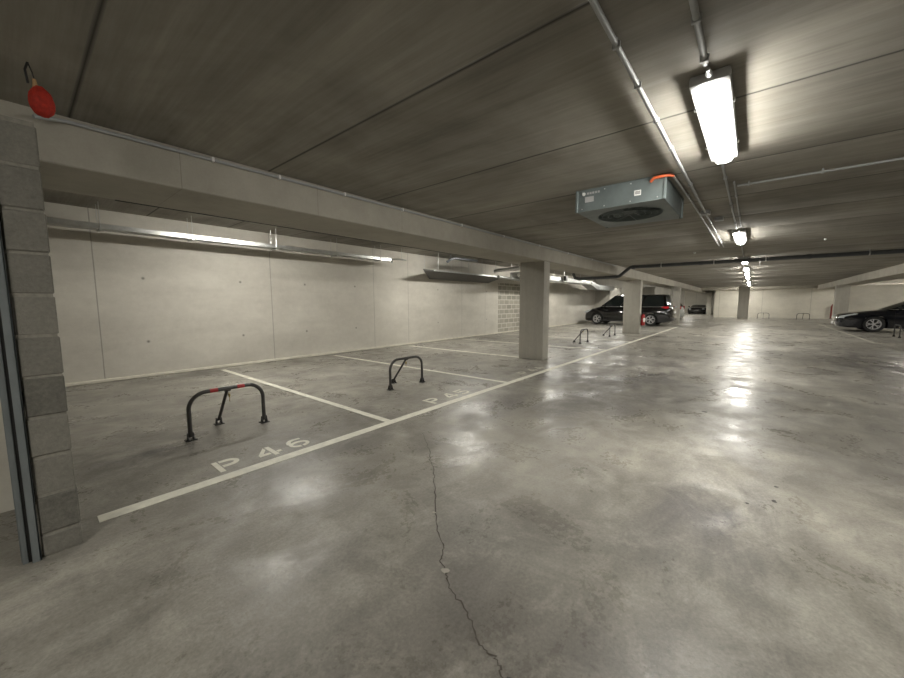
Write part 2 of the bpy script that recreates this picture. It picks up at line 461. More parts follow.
# crack across the floor (thin jagged band), with two chipped spots
cp = [(2.45, 2.42), (2.342, 2.276), (2.197, 2.089), (2.06, 1.95), (1.971, 1.822), (1.78, 1.64), (1.554, 1.432), (1.415, 1.29), (1.324, 1.165), (1.248, 1.119), (1.205, 1.044), (1.17, 1.01), (1.135, .96), (1.104, .847), (1.043, .76), (1.007, .706), (1.002, .641), (.972, .593), (.93, .52)]
pts = []
for (ax, ay), (bx_, by_) in zip(cp, cp[1:]):
    for k in range(6):
        t = k / 6; pts.append((ax + (bx_ - ax) * t + random.uniform(-.008, .008), ay + (by_ - ay) * t + random.uniform(-.008, .008)))
b = NB(); lo = []; hi = []
for i, (x, y) in enumerate(pts):
    a = pts[max(0, i - 1)]; c = pts[min(len(pts) - 1, i + 1)]
    d = Vector((c[0] - a[0], c[1] - a[1], 0)).normalized(); n = Vector((-d.y, d.x, 0))
    w = random.uniform(.0016, .0042) * (1 if i > 12 else .6)
    lo.append(b.verts.new(Vector((x, y, .0015)) + n * w)); hi.append(b.verts.new(Vector((x, y, .0015)) - n * w))
for i in range(len(pts) - 1): b.faces.new([lo[i], lo[i + 1], hi[i + 1], hi[i]])
o = st('floor_crack', b, plain('crack_brown', (.065, .056, .045), .9))  # dark brown is the crack's own tone
b = NB()
for cx, cy, r in ((1.21, 1.05, .016), (1.53, 1.42, .010)):
    prism(b, [(cx + r * random.uniform(.6, 1.2) * math.cos(a), cy + r * 1.5 * random.uniform(.6, 1.2) * math.sin(a)) for a in [2 * PI * k / 9 for k in range(9)]], 0, .0018)
st('floor_crack_chip', b, plain('chipped_concrete', (.34, .32, .275), .9))
b = NB()
for cx, cy, r in ((.955, .545, .03), (5.02, .35, .03), (3.0, -.18, .016), (3.25, -.2, .014), (2.86, -.05, .01)):
    prism(b, [(cx + r * random.uniform(.6, 1.2) * math.cos(a), cy + r * random.uniform(.6, 1.2) * math.sin(a)) for a in [2 * PI * k / 9 for k in range(9)]], 0, .0012)
st('floor_stain_spots', b, plain('oil_spot', (.04, .036, .032), .6))

# ------------------------------------------------------------------ parking hoops
def make_hoop(label, loc, rotz=0):
    t = thing('parking_hoop', label, 'parking barrier', loc, rotz, 'folding parking hoops')
    H, W, R = .435, .665, .15; h = W / 2
    p = [(-h, 0, .03)] + [(-h, 0, .12)] + [(x, 0, z) for x, z in arc_pts(-h + R, H - R, R, PI, PI / 2, 10)] + [(x, 0, z) for x, z in arc_pts(h - R, H - R, R, PI / 2, 0, 10)] + [(h, 0, .12), (h, 0, .03)]
    b = NB(); tube(b, p, .0185, 14); obj('hoop_tube', b, M['gunmetal'], t)
    for s in (-1, 1):
        b = NB(); cyl(b, (s * .12 - .034, 0, H), (s * .12 + .034, 0, H), .0193, seg=14)
        o = obj('reflective_band', b, M['red'], t); o['label'] = 'red reflective band'
    b = NB(); tube(b, [(0, .01, H - .015), (0, .31, .05)], .015, 12); tube(b, [(-.025, .005, H - .01), (.025, .005, H - .01)], .023, 12)
    leg = obj('support_leg', b, M['gunmetal'], t)
    b = NB(); box(b, .02, .034, .03, .06, H - .10, H - .065, .004, 1); tube(b, [(x, .045, z) for x, z in arc_pts(.027, H - .065, .01, 0, PI, 8)], .002, 6)
    tube(b, [(.027, .045, H - .1), (.029, .046, H - .15)], .003, 6)
    o = obj('padlock', b, M['brass'], leg)
    for x, y in ((-h, 0), (h, 0), (0, .31)):
        b = NB()
        box(b, x - .045, x + .045, y - .035, y + .035, 0, .008, .002, 1)
        for s in (-1, 1):
            prism(b, [(-.034, .006), (.034, .006), (.012, .07), (-.012, .07)], s * .022 - .003, s * .022 + .003, M=Matrix.Translation((x, y, 0)) @ Matrix(((0, 0, 1, 0), (1, 0, 0, 0), (0, 1, 0, 0), (0, 0, 0, 1))))
        cyl(b, (x - .03, y, .045), (x + .03, y, .045), .007, seg=8)
        obj('foot_bracket', b, M['black'], t)
    return t
hoop = make_hoop('dark tubular parking hoop with red bands in bay P 46, nearest the camera', (1.287, 3.985, 0))
for loc, rz, lab in [((3.77, 4.037, 0), 0, 'dark tubular parking hoop in bay P 45, second from the camera'),
                     ((11.37, 4.025, 0), 0, 'small distant parking hoop just right of the first column'),
                     ((14.385, 4.03, 0), 0, 'distant parking hoop just left of the second column'),
                     ((36.0, -.68, 0), -PI / 2, 'tiny parking hoop at the far wall, beside the far column'),
                     ((36.0, -2.85, 0), -PI / 2, 'tiny parking hoop at the far wall, nearer the black coupe')]:
    dup(hoop, loc, rz, lab)
for o in list(sc.objects):
    if o.parent and o.parent != hoop and o.name.startswith('reflective_band'): bpy.data.objects.remove(o)
h_ = dup(hoop, (19.85, -4.0, 0), PI, 'parking hoop in front of the black coupe side at the right edge')
for o in list(h_.children):
    if o.name.startswith('reflective_band'): bpy.data.objects.remove(o)

# ------------------------------------------------------------------ ceiling lamps
def make_lamp(label, loc, group='lit lamps along the lane ceiling'):
    t = thing('ceiling_lamp', label, 'lamp', loc, 0, group)       # origin on the ceiling
    b = NB(); box(b, -.68, .68, -.09, .09, -.055, 0, .012, 2); obj('housing', b, M['lampbody'], t)
    b = NB(); prof = [(-.058, -.05), (-.056, -.07), (-.044, -.09), (0, -.096), (.044, -.09), (.056, -.07), (.058, -.05)]
    n = 7; rings = []
    for x, s in ((-.645, .55), (-.63, .92), (-.6, 1), (.6, 1), (.63, .92), (.645, .55)):
        rings.append([b.verts.new((x, y * (s * .3 + .7), -.05 + (z + .05) * s)) for y, z in prof])
    for i in range(len(rings) - 1):
        for k in range(6): b.faces.new([rings[i][k], rings[i][k + 1], rings[i + 1][k + 1], rings[i + 1][k]])
    b.faces.new(rings[0]); b.faces.new(rings[-1])
    o = obj('diffuser', b, M['lamp'], t); o['label'] = 'glowing white diffuser'
    b = NB(); cyl(b, (-.7, 0, -.028), (-.735, 0, -.028), .016, .012, 10); cyl(b, (-.735, 0, -.028), (-.76, 0, -.028), .01, .01, 10)
    obj('cable_gland', b, M['conduit'], t)
    for x in (-.35, .35):
        b = NB(); box(b, x - .012, x + .012, -.1, .1, -.05, -.03, .002, 1); obj('clip', b, M['galv'], t)
    return t
lamp = make_lamp('long rectangular lit lamp nearest the camera on the lane ceiling', (3.09, .245, CZ))
for x, lab in [(8.45, 'second lit lamp along the lane ceiling, small and square looking'),
               (13.25, 'third lit lamp, just beyond the dark pipe across the ceiling'),
               (16.7, 'fourth lit lamp, in the far cluster of three below the pipe'),
               (19.6, 'fifth lit lamp, middle of the far glowing cluster'),
               (22.6, 'farthest bright lamp, lowest in the far glowing cluster')]:
    dup(lamp, (x, .245, CZ), 0, lab)
for x, lab in ((27.2, 'tiny lit lamp just behind the far glowing cluster'), (31.8, 'tiniest lit lamp, added to light the lone far column')): dup(lamp, (x, .245, CZ), 0, lab)  # the tiniest one is added to light the lone column's front
dup(lamp, (36.8, .45, CZ), 0, 'unseen lamp added behind the lone far column to light the far wall')  # added fill lamp, kept out of sight, brightens the far wall
for x in (-2.2,): dup(lamp, (x, .245, CZ), 0, 'lit lamp on the lane ceiling behind the camera')
for x in (2.84, 8.07, 13.5, 18.0, 22.6, 29.5, 36, 39.5, 45.5): dup(lamp, (x, 6.08, C2), 0, 'lit lamp above the left bays, hidden behind the long beam, farthest ones added for fill', 'lamps above the left bays')  # the farthest of the row are added to brighten the dark far end
dup(lamp, (41.5, 4.75, C2 - .0), 0, 'thin lit lamp seen under the beam above the silver car', 'lamps above the left bays')
for x in (20.0, 27, 33.0, 36.5): dup(lamp, (x, -7.0, C2), 0, 'added fill lamp above the right bays, outside the picture', 'added lamps above the right bays')  # unseen lamps added to light the right side and far end

# ------------------------------------------------------------------ conduits, trays, pipes
def tubes(name, runs, m, lab, cat, seg=10, parts=None, group=None):
    b = NB()
    for pts, r in runs:
        tube(b, pts, r, seg)
        if name in ('pipe_bend', 'galvanised_pipe'): q = pts[1]; tube(b, [q, (q[0], q[1], C2 - .002)], .006, 6)
    return tag(obj(name, b, M[m]), lab, cat, group)
def clips(parent, spots, axis='x', r=.016, m='conduit'):
    for x, y, z in spots:
        b = NB()
        if axis == 'x': box(b, x - .009, x + .009, y - r, y + r, z - r, z + r * .9, .004, 1); box(b, x - .006, x + .006, y - .004, y + .004, z, CZ + .004)
        else: box(b, x - r, x + r, y - .009, y + .009, z - r, z + r * .9, .004, 1); box(b, x - .004, x + .004, y - .006, y + .006, z, CZ + .004)
        o = obj('clip', b, M[m], parent)
def conduit(lab, pts, r, spots, axis='x'):
    t = thing('ceiling_conduit', lab, 'conduit', (0, 0, 0), 0, 'grey conduits on the lane ceiling')
    b = NB(); tube(b, pts, r, 10); obj('conduit_tube', b, M['conduit'], t)
    clips(t, spots, axis, r + .005)
    return t
zc = CZ - .03
conduit('long grey conduit running left of the lane lamps', [(-1, .55, zc), (5.85, .55, zc)], .0125, [(x, .55, zc) for x in (.9, 1.85, 2.25, 2.75, 3.3, 4.4)])
conduit('continuation of the long grey conduit beyond the junction box', [(6.0, .55, zc), (9.8, .55, zc)], .011, [(x, .55, zc) for x in (6.8, 7.9, 9.0)])
conduit('grey conduit fed from the orange sleeve of the fan box', [(4.0, .64, zc), (5.2, .62, zc), (9.5, .61, zc)], .010, [(x, .62, zc) for x in (4.9, 6.2, 7.6)])
conduit('grey conduit ending at the nearest lamp', [(-1, .25, zc), (2.27, .25, zc)], .0135, [(x, .25, zc) for x in (.4, 1.9, 2.22)])
conduit('grey conduit joining the first and second lamps', [(3.8, .27, zc), (7.52, .27, zc)], .0105, [(x, .27, zc) for x in (4.4, 5.6, 6.9)])
conduit('thinner grey conduit beside the one joining the lamps', [(4.6, .21, zc), (7.3, .21, zc)], .0085, [(x, .21, zc) for x in (5.2, 6.4)])
conduit('pale conduit crossing the ceiling sideways to the right edge', [(4.77, .19, zc), (4.77, -3.6, zc)], .0105, [(4.77, y, zc) for y in (.1, -.42, -1.2, -2.2)], 'y')
conduit('grey conduit running on between the far lamps', [(9.05, .25, zc), (12.4, .25, zc)], .0105, [(x, .25, zc) for x in (9.8, 11.2)])
for x, y, lab in ((5.93, .55, 'small grey junction box in the long conduit'), (6.5, .44, 'flat grey junction box between the two conduit runs')):
    b = NB(); box(b, x - .06, x + .06, y - .05, y + .05, CZ - .05, CZ, .006, 1)
    o = obj('junction_box', b, M['conduit']); tag(o, lab, 'junction box')
# conduit on the beam
t = thing('beam_conduit', 'thin pale conduit along the top of the long beam', 'conduit')
b = NB(); zb = 2.437; tube(b, [(.16, 3.40, 2.40), (.3, 3.452, zb), (2, 3.452, zb), (12.4, 3.452, zb)], .0115, 10); obj('conduit_tube', b, M['conduit'], t)
for x in (1.12, 1.66, 2.36, 3.2, 4.4, 5.6, 7.0, 8.5, 10.2):
    b = NB(); box(b, x - .01, x + .01, 3.438, 3.472, zb - .015, zb + .022, .003, 1); obj('clip', b, M['white'], t)
# black cable under back edge of the beam
tag(tubes('black_cable', [([(.62, 4.283, 2.172), (6.9, 4.283, 2.172)], .012)], 'black', 'thin black cable along the rear lower edge of the long beam', 'cable'), None)

# galvanised cable tray along the wall
def make_tray(name, lab, x0, x1, y0, y1, z0, z1, m, rods):
    t = thing(name, lab, 'cable tray', (0, 0, 0))
    b = NB(); th = .004
    box(b, x0, x1, y0, y1, z0, z0 + th); box(b, x0, x1, y0, y0 + th, z0, z1); box(b, x0, x1, y1 - th, y1, z0, z1)
    box(b, x0, x1, y0, y0 + .015, z1 - th, z1); box(b, x0, x1, y1 - .015, y1, z1 - th, z1)
    obj('tray_channel', b, M[m], t)
    for x in rods:
        b = NB()
        for y in (y0 - .012, y1 + .012): cyl(b, (x, y, z0 - .03), (x, y, C2), .005, seg=6)
        box(b, x - .015, x + .015, y0 - .03, y1 + .03, z0 - .022, z0 - .001)
        obj('hanger', b, M['galv'], t)
    return t
make_tray('cable_tray', 'long shiny galvanised cable tray under the ceiling by the long wall', .15, 6.55, 7.56, 7.78, 2.40, 2.475, 'galv', (.9, 2.06, 3.5, 4.9, 6.2))
b = NB(); tube(b, [(6.56, 7.67, 2.45), (6.75, 7.55, 2.47), (7.05, 7.5, 2.47)], .022, 8); tube(b, [(6.62, 7.62, 2.44), (6.62, 7.6, 2.36)], .03, 8); tube(b, [(6.9, 7.52, 2.47), (6.9, 7.52, C2)], .005, 6)
tag(obj('conduit_end', b, M['galv']), 'shiny conduit stub at the end of the galvanised tray', 'conduit')
# dark duct box with slanted end
t = thing('flat_duct', 'dark flat duct with slanted end hung on rods by the long wall', 'duct')
b = NB()
pr = [(7.64, 2.26), (8.05, 2.03), (12.0, 2.03), (12.0, 2.26)]
A_ = [b.verts.new(c) for c in ((7.62, 7.42, 2.262), (7.66, 7.42, 2.225), (8.62, 8.1, 2.05), (8.55, 8.1, 2.262))]
B_ = [b.verts.new(c) for c in ((12, 7.42, 2.262), (12, 7.42, 2.225), (12, 8.1, 2.05), (12, 8.1, 2.262))]
for k in range(4): b.faces.new([A_[k], A_[(k + 1) % 4], B_[(k + 1) % 4], B_[k]])
b.faces.new(A_); b.faces.new(B_); obj('duct_body', b, M['darkduct'], t)
b = NB(); box(b, 8.1, 12.0, 7.40, 7.425, 2.23, 2.275, .003, 1); obj('lip', b, M['galv'], t)
for x in (8.3, 8.9, 10.6):
    b = NB()
    for y in (7.41, 8.0): cyl(b, (x, y, 2.25), (x, y, C2), .006, seg=6)
    obj('hanger', b, M['galv'], t)
# small pipe bend above the duct
tubes('pipe_bend', [([(8.45, 7.2, 2.5), (8.5, 7.1, 2.58), (8.6, 7.0, 2.62), (9.6, 6.9, 2.62)], .035)], 'pipe', 'small dark pipe bend above the flat duct', 'pipe')
# galvanised pipes beyond the flat duct
tubes('galvanised_pipe', [([(11.25, 7.28, 2.42), (11.0, 7.1, 2.41), (10.78, 6.3, 2.41), (10.72, 4.6, 2.41)], .06)], 'galv', 'upper shiny galvanised pipe left of the first column', 'pipe', 12, None, 'galvanised pipes')
tubes('galvanised_pipe', [([(11.1, 7.05, 2.2), (12.2, 7.15, 2.2), (14.2, 7.6, 2.2)], .05)], 'galv', 'lower shiny galvanised pipe left of the first column', 'pipe', 12, None, 'galvanised pipes')
tubes('galvanised_pipe', [([(12.3, 6.9, 2.30), (11.9, 6.7, 2.30), (11.5, 6.1, 2.30)], .045)], 'galv', 'short shiny galvanised pipe crossing behind the upper one', 'pipe', 12, None, 'galvanised pipes')
# big duct continuing to the cross wall
t = thing('ventilation_duct', 'large shiny galvanised duct running back between the two columns', 'duct')
b = NB(); box(b, 12.6, 20.6, 7.0, 7.45, 2.26, 2.46, .01, 1)
obj('duct_body', b, M['duct'], t)
for x in (14.5, 16.8, 18.9):
    b = NB(); box(b, x - .015, x + .015, 6.99, 7.46, 2.25, 2.47, .003, 1)
    for y in (6.98, 7.47): cyl(b, (x, y, 2.3), (x, y, C2), .006, seg=6)
    obj('flange', b, M['galv'], t)
b = NB()
prism(b, [(20.6, 2.46), (20.6, 2.26), (21.6, 2.02), (24.9, 2.02), (24.9, 2.3), (22.0, 2.3)], -7.5, -6.98, M=Matrix(((1, 0, 0, 0), (0, 0, -1, 0), (0, 1, 0, 0), (0, 0, 0, 1))))
obj('duct_elbow', b, M['duct'], t)
b = NB(); box(b, 16.7, 16.9, 6.85, 6.97, 2.3, 2.52, .01, 1); tag(obj('damper_motor', b, M['black']), 'small black actuator box on the galvanised duct', 'actuator')

# dark waste pipe across the lane
t = thing('waste_pipe', 'long dark waste pipe crossing the lane ceiling from side to side', 'pipe')
b = NB(); tube(b, [(12.62, -8.4, 2.345), (12.62, -3.2, 2.375), (12.62, 3.0, 2.385), (12.62, 3.08, 2.375), (12.62, 3.38, 2.125), (12.62, 3.48, 2.10), (12.62, 4.7, 2.09), (12.62, 4.85, 2.13), (12.62, 4.9, 2.25), (12.62, 4.9, C2)], .052, 14); obj('pipe_tube', b, M['pipe'], t)
for y in (-2.9, -1.0, 1.2, 2.97):
    b = NB(); tube(b, [(12.62, y - .05, 2.38), (12.62, y + .05, 2.38)], .06, 14); obj('socket', b, M['pipe'], t)
for y in (-2.0, -.2, .9, 2.2):
    b = NB(); tube(b, [(12.62, y - .012, 2.38), (12.62, y + .012, 2.38)], .057, 14); cyl(b, (12.62, y, 2.41), (12.62, y, CZ), .006, seg=6); obj('hanger', b, M['galv'], t)
# small ceiling sensors
for x, y, lab in ((10.0, -1.0, 'tiny pale sensor on the ceiling just before the dark pipe'), (10.6, 1.15, 'tiny pale sensor on the ceiling left of the lane lamps'), (14.3, -.1, 'tiny pale sensor hanging right of the third lamp')):
    b = NB(); lathe(b, [(.022, 0), (.022, -.012), (.014, -.03), (.006, -.036)], (x, y, CZ)); 
    if x == 14.3: cyl(b, (x, y, CZ), (x, y, CZ - .12), .008, seg=8)
    tag(obj('ceiling_sensor', b, M['white']), lab, 'sensor')

# ------------------------------------------------------------------ fan box on the ceiling
t = thing('ceiling_fan_box', 'grey metal ventilation fan box on the ceiling beside the nearest lamp', 'fan unit', (4.0, .70, CZ))
FW, FL, FH = .84, 1.06, .225
b = NB()
# casing with a circular opening in the underside
cx, cy, R = .47, FW / 2, .33; N = 48
def boxring(bm, z):
    out = []
    for k in range(N):
        a = 2 * PI * (k + .5) / N; c, s_ = math.cos(a), math.sin(a)
        q = min((FL - cx if c > 0 else cx) / abs(c) if abs(c) > 1e-6 else 9, (FW / 2) / abs(s_) if abs(s_) > 1e-6 else 9)
        out.append(bm.verts.new((cx + c * q, cy + s_ * q, z)))
    return out
outer = boxring(b, -FH); inner = [b.verts.new((cx + R * math.cos(2 * PI * (k + .5) / N), cy + R * math.sin(2 * PI * (k + .5) / N), -FH)) for k in range(N)]
up = [b.verts.new((v.co.x, v.co.y, -FH + .075)) for v in inner]
for k in range(N):
    j = (k + 1) % N
    b.faces.new([outer[k], outer[j], inner[j], inner[k]]); b.faces.new([inner[k], inner[j], up[j], up[k]])
b.faces.new(up)
for cxn, cyn in ((0, 0), (FL, 0), (FL, FW), (0, FW)): pass
obj('casing_underside', b, M['fan'], t, 30)
b = NB()
th = .004
box(b, 0, th, 0, FW, -FH, 0); box(b, FL - th, FL, 0, FW, -FH, 0); box(b, 0, FL, 0, th, -FH, 0); box(b, 0, FL, FW - th, FW, -FH, 0)
for x, y in ((0, 0), (FL, 0), (0, FW), (FL, FW)): box(b, x - .012, x + .012, y - .012, y + .012, -FH - .003, 0, .003, 1)
box(b, -.006, FL + .006, -.006, FW + .006, -.012, -.002)
obj('casing_wall', b, M['fan'], t, 30)
b = NB()
for k in range(7):
    a = 2 * PI * k / 7
    MM = Matrix.Translation((cx, cy, -FH + .06)) @ Matrix.Rotation(a, 4, 'Z') @ Matrix.Rotation(.5, 4, 'X')
    prism(b, [(.06, -.03), (.29, -.07), (.3, .06), (.06, .03)], -.002, .002, M=MM)
lathe(b, [(.075, -.02), (.075, .03), (.05, .05)], (cx, cy, -FH + .05))
obj('impeller', b, M['fan'], t, 30)
b = NB()
for r in (.1, .16, .22, .28, .325):
    tube(b, [(cx + r * math.cos(2 * PI * k / 32), cy + r * math.sin(2 * PI * k / 32), -FH - .004) for k in range(33)], .0025, 5, cap=False)
for k in range(4):
    a = PI * k / 4; tube(b, [(cx + .33 * math.cos(a), cy + .33 * math.sin(a), -FH - .004), (cx - .33 * math.cos(a), cy - .33 * math.sin(a), -FH - .004)], .003, 5)
obj('guard', b, M['fan'], t)
def plate(name, y0, y1, z0, z1, m, lab=None, writing=None):
    b = NB(); box(b, -.008, -.004, y0, y1, z0, z1); o = obj(name, b, M[m], t, 0)
    if lab: o['label'] = lab
    return o
p = plate('name_plate', .205, .265, -.155, -.105, 'white', 'small white sticker with grey text lines')
b = NB()
for z in (-.118, -.128, -.138): box(b, -.0095, -.008, .212, .258, z - .003, z + .002)
obj('text_line', b, M['trimgrey'], p, 0)
plate('rating_plate', .66, .75, -.135, -.08, 'lampbody', 'grey rating plate')
b = NB(); MM = Matrix.Translation((-.004, .765, -.045)) @ Matrix.Rotation(-PI / 2, 4, 'Y'); lathe(b, [(.018, 0), (.018, .006), (.012, .008)], (-.004, .765, -.045), 16, M=Matrix.Rotation(-PI / 2, 3, 'Y')); o = obj('round_badge', b, M['white'], t); o['label'] = 'small white round badge'
b = NB()
for i in range(5): box(b, -.0065, -.004, .60 + i * .028, .62 + i * .028, -.055, -.035)
obj('raised_lettering', b, M['lampbody'], t, 0)
b = NB()
for y in (.06, .3, .55, .78):
    for z in (-.2, -.03): lathe(b, [(.006, 0), (.006, .004), (.003, .006)], (-.004, y, z), 8, M=Matrix.Rotation(-PI / 2, 3, 'Y'))
obj('rivet', b, M['galv'], t)
# orange sleeve with cable entry
b = NB(); tube(b, [(3.99, .82, 2.425), (3.955, .79, 2.44), (3.96, .70, 2.447), (3.975, .655, 2.446), (4.0, .64, 2.442)], .014, 10)
o = obj('orange_cable_sleeve', b, M['orange']); tag(o, 'orange cable sleeve looping from the fan box to a conduit', 'cable')

# ------------------------------------------------------------------ door track and red hanging pull at the block wall
t = thing('door_track', 'grey steel door guide track standing against the end of the block wall', 'door track', (0, 0, 0))
b = NB(); box(b, -.045, -.014, 2.655, 2.675, 0, 2.15, .002, 1); box(b, -.022, -.014, 2.655, 2.72, 0, 2.15, .002, 1); obj('front_flange', b, M['track'], t)
b = NB(); box(b, -.076, -.056, 2.675, 2.70, 0, 2.15, .002, 1); box(b, -.08, -.02, 2.70, 2.72, 0, 2.15, .002, 1); obj('rear_channel', b, M['track'], t)
b = NB(); box(b, -.056, -.045, 2.68, 2.70, 0, 2.15); obj('gap_shade', b, M['black'], t)  # black strip stands in for the shade in the gap of the track
t = thing('hanging_pull', 'red knobbly oval pull hanging near the ceiling above the block wall', 'pull handle', (.168, 2.85, 2.30))
b = NB(); bmesh.ops.create_icosphere(b, subdivisions=4, radius=1)
for v in b.verts:
    n = v.co.copy(); k = 1 + .05 * math.sin(n.x * 23) * math.sin(n.y * 21) * math.sin(n.z * 26) + random.uniform(-.02, .02)
    v.co = Vector((n.x * .043 * k * (1.08 - .14 * n.z), n.y * .04 * k, n.z * .074 * k))
R3 = Matrix.Rotation(-.02, 4, 'Y')
for v in b.verts: v.co = R3 @ v.co
obj('red_grip', b, M['redfluff'], t)
b = NB(); tube(b, [(-.016, 0, .06), (-.017, 0, .085), (-.018, 0, .1)], [.011, .008, .007], 8); obj('knot', b, plain('pale_cord', (.4, .25, .12), .8), t)
b = NB(); tube(b, [(-.018, 0, .1), (-.022, 0, .13), (-.034, 0, .172)], .003, 6); tube(b, [(-.034, 0, .172), (-.046, -.01, .13), (-.04, -.005, .07)], .005, 6); obj('cord', b, M['black'], t)

# ------------------------------------------------------------------ fire extinguisher on the second column
t = thing('fire_extinguisher', 'red fire extinguisher hung on the second column beside the minivan', 'fire extinguisher', (16.17, 3.375, .34))
b = NB(); lathe(b, [(.06, 0), (.078, .01), (.08, .03), (.08, .36), (.07, .41), (.03, .445), (.022, .45), (.022, .47)]); obj('cylinder', b, M['redpaint'], t)
b = NB(); lathe(b, [(.022, .47), (.03, .475), (.03, .5), (.015, .51)]); box(b, -.09, .02, -.012, .012, .5, .515, .003, 1); box(b, -.08, .0, -.01, .01, .53, .542, .003, 1); obj('valve', b, M['black'], t)
b = NB(); tube(b, [(.02, 0, .49), (.07, 0, .5), (.1, 0, .42), (.098, 0, .2), (.092, 0, .12)], .01, 8); obj('hose', b, M['black'], t)
b = NB(); tube(b, [(.0805 * math.cos(a), .0805 * math.sin(a), .24) for a in [2 * PI * k / 24 for k in range(25)]], .004, 5, cap=False); box(b, -.02, .02, .07, .097, .1, .45, .002, 1); obj('bracket', b, M['galv'], t)
b = NB()
prof = arc_pts(0, 0, .0812, PI * 1.1, PI * 1.5, 10)
vs = [(b.verts.new((x, y, .14)), b.verts.new((x, y, .3))) for x, y in prof]
for (a0, a1), (c0, c1) in zip(vs, vs[1:]): b.faces.new([a0, c0, c1, a1])
o = obj('paper_label', b, M['white'], t); o['label'] = 'pale instruction label'
# red standpipe at the far wall
t = thing('red_standpipe', 'thin dark red upright against the far wall beside the right column', 'standpipe', (38.35, -4.5, 0))
b = NB(); box(b, -.05, .05, -.05, .05, 0, .9, .01, 1); prism(b, [(-.05, .9), (.05, .9), (-.02, 1.08), (-.05, 1.08)], -.05, .05, M=Matrix(((0, 0, 1, 0), (1, 0, 0, 0), (0, 1, 0, 0), (0, 0, 0, 1)))); obj('post_body', b, plain('dull_red_paint', (.16, .03, .02), .6), t)
b = NB(); box(b, -.1, .1, -.1, .1, 0, .02); obj('base_plate', b, M['black'], t)

# ------------------------------------------------------------------ cars
def wheel(parent, x, y, r, side, w=.215, spokes=5, rim='alloy'):
    """side = -1 / +1 : which way the outer face looks along y"""
    t = bmesh.new(); MX = Matrix.Rotation(-side * PI / 2, 3, 'X')
    o = Vector((x, y, r))
    prof = [(r * .66, -w / 2), (r * .9, -w / 2), (r * .985, -w / 2 + .03), (r, 0), (r * .985, w / 2 - .03), (r * .9, w / 2), (r * .66, w / 2 - .015), (r * .66, -w / 2)]
    b = NB(); rings = []
    for rr, z in prof:
        rings.append([b.verts.new(o + MX @ Vector((rr * math.cos(2 * PI * k / 32), rr * math.sin(2 * PI * k / 32), z))) for k in range(32)])
    for i in range(len(rings) - 1):
        for k in range(32): b.faces.new([rings[i][k], rings[i][(k + 1) % 32], rings[i + 1][(k + 1) % 32], rings[i + 1][k]])
    ty = obj('wheel', b, M['tyre'], parent)
    t.free()
    b = NB(); R = r * .67
    MM = Matrix.Translation(o) @ MX.to_4x4()
    zf = w / 2 - .03
    prof = [(R, zf + .01), (R * .93, zf + .012), (R * .9, zf - .02), (R * .88, zf - .09)]
    rings = [[b.verts.new(MM @ Vector((rr * math.cos(2 * PI * k / 32), rr * math.sin(2 * PI * k / 32), z))) for k in range(32)] for rr, z in prof]
    for i in range(3):
        for k in range(32): b.faces.new([rings[i][k], rings[i][(k + 1) % 32], rings[i + 1][(k + 1) % 32], rings[i + 1][k]])
    for k in range(spokes):
        for d in (-.14, .14):
            a = 2 * PI * k / spokes
            RR = MM @ Matrix.Rotation(a, 4, 'Z')
            prism(b, [(.03, d * .3 - .014), (R * .93, d * .55 * R / .22 - .016), (R * .93, d * .55 * R / .22 + .016), (.03, d * .3 + .014)], zf - .02, zf + .004, M=RR)
    t2 = [(R * .2, zf - .03), (R * .2, zf + .008), (R * .12, zf + .014)]
    lathe(b, t2, o, 16, M=MX)
    obj('rim', b, M[rim], ty, 30)
    b = NB(); lathe(b, [(R * .87, -w / 2 + .02), (R * .87, zf - .1)], o, 24, M=MX); obj('brake_disc', b, M['trimgrey'], ty)
    return ty

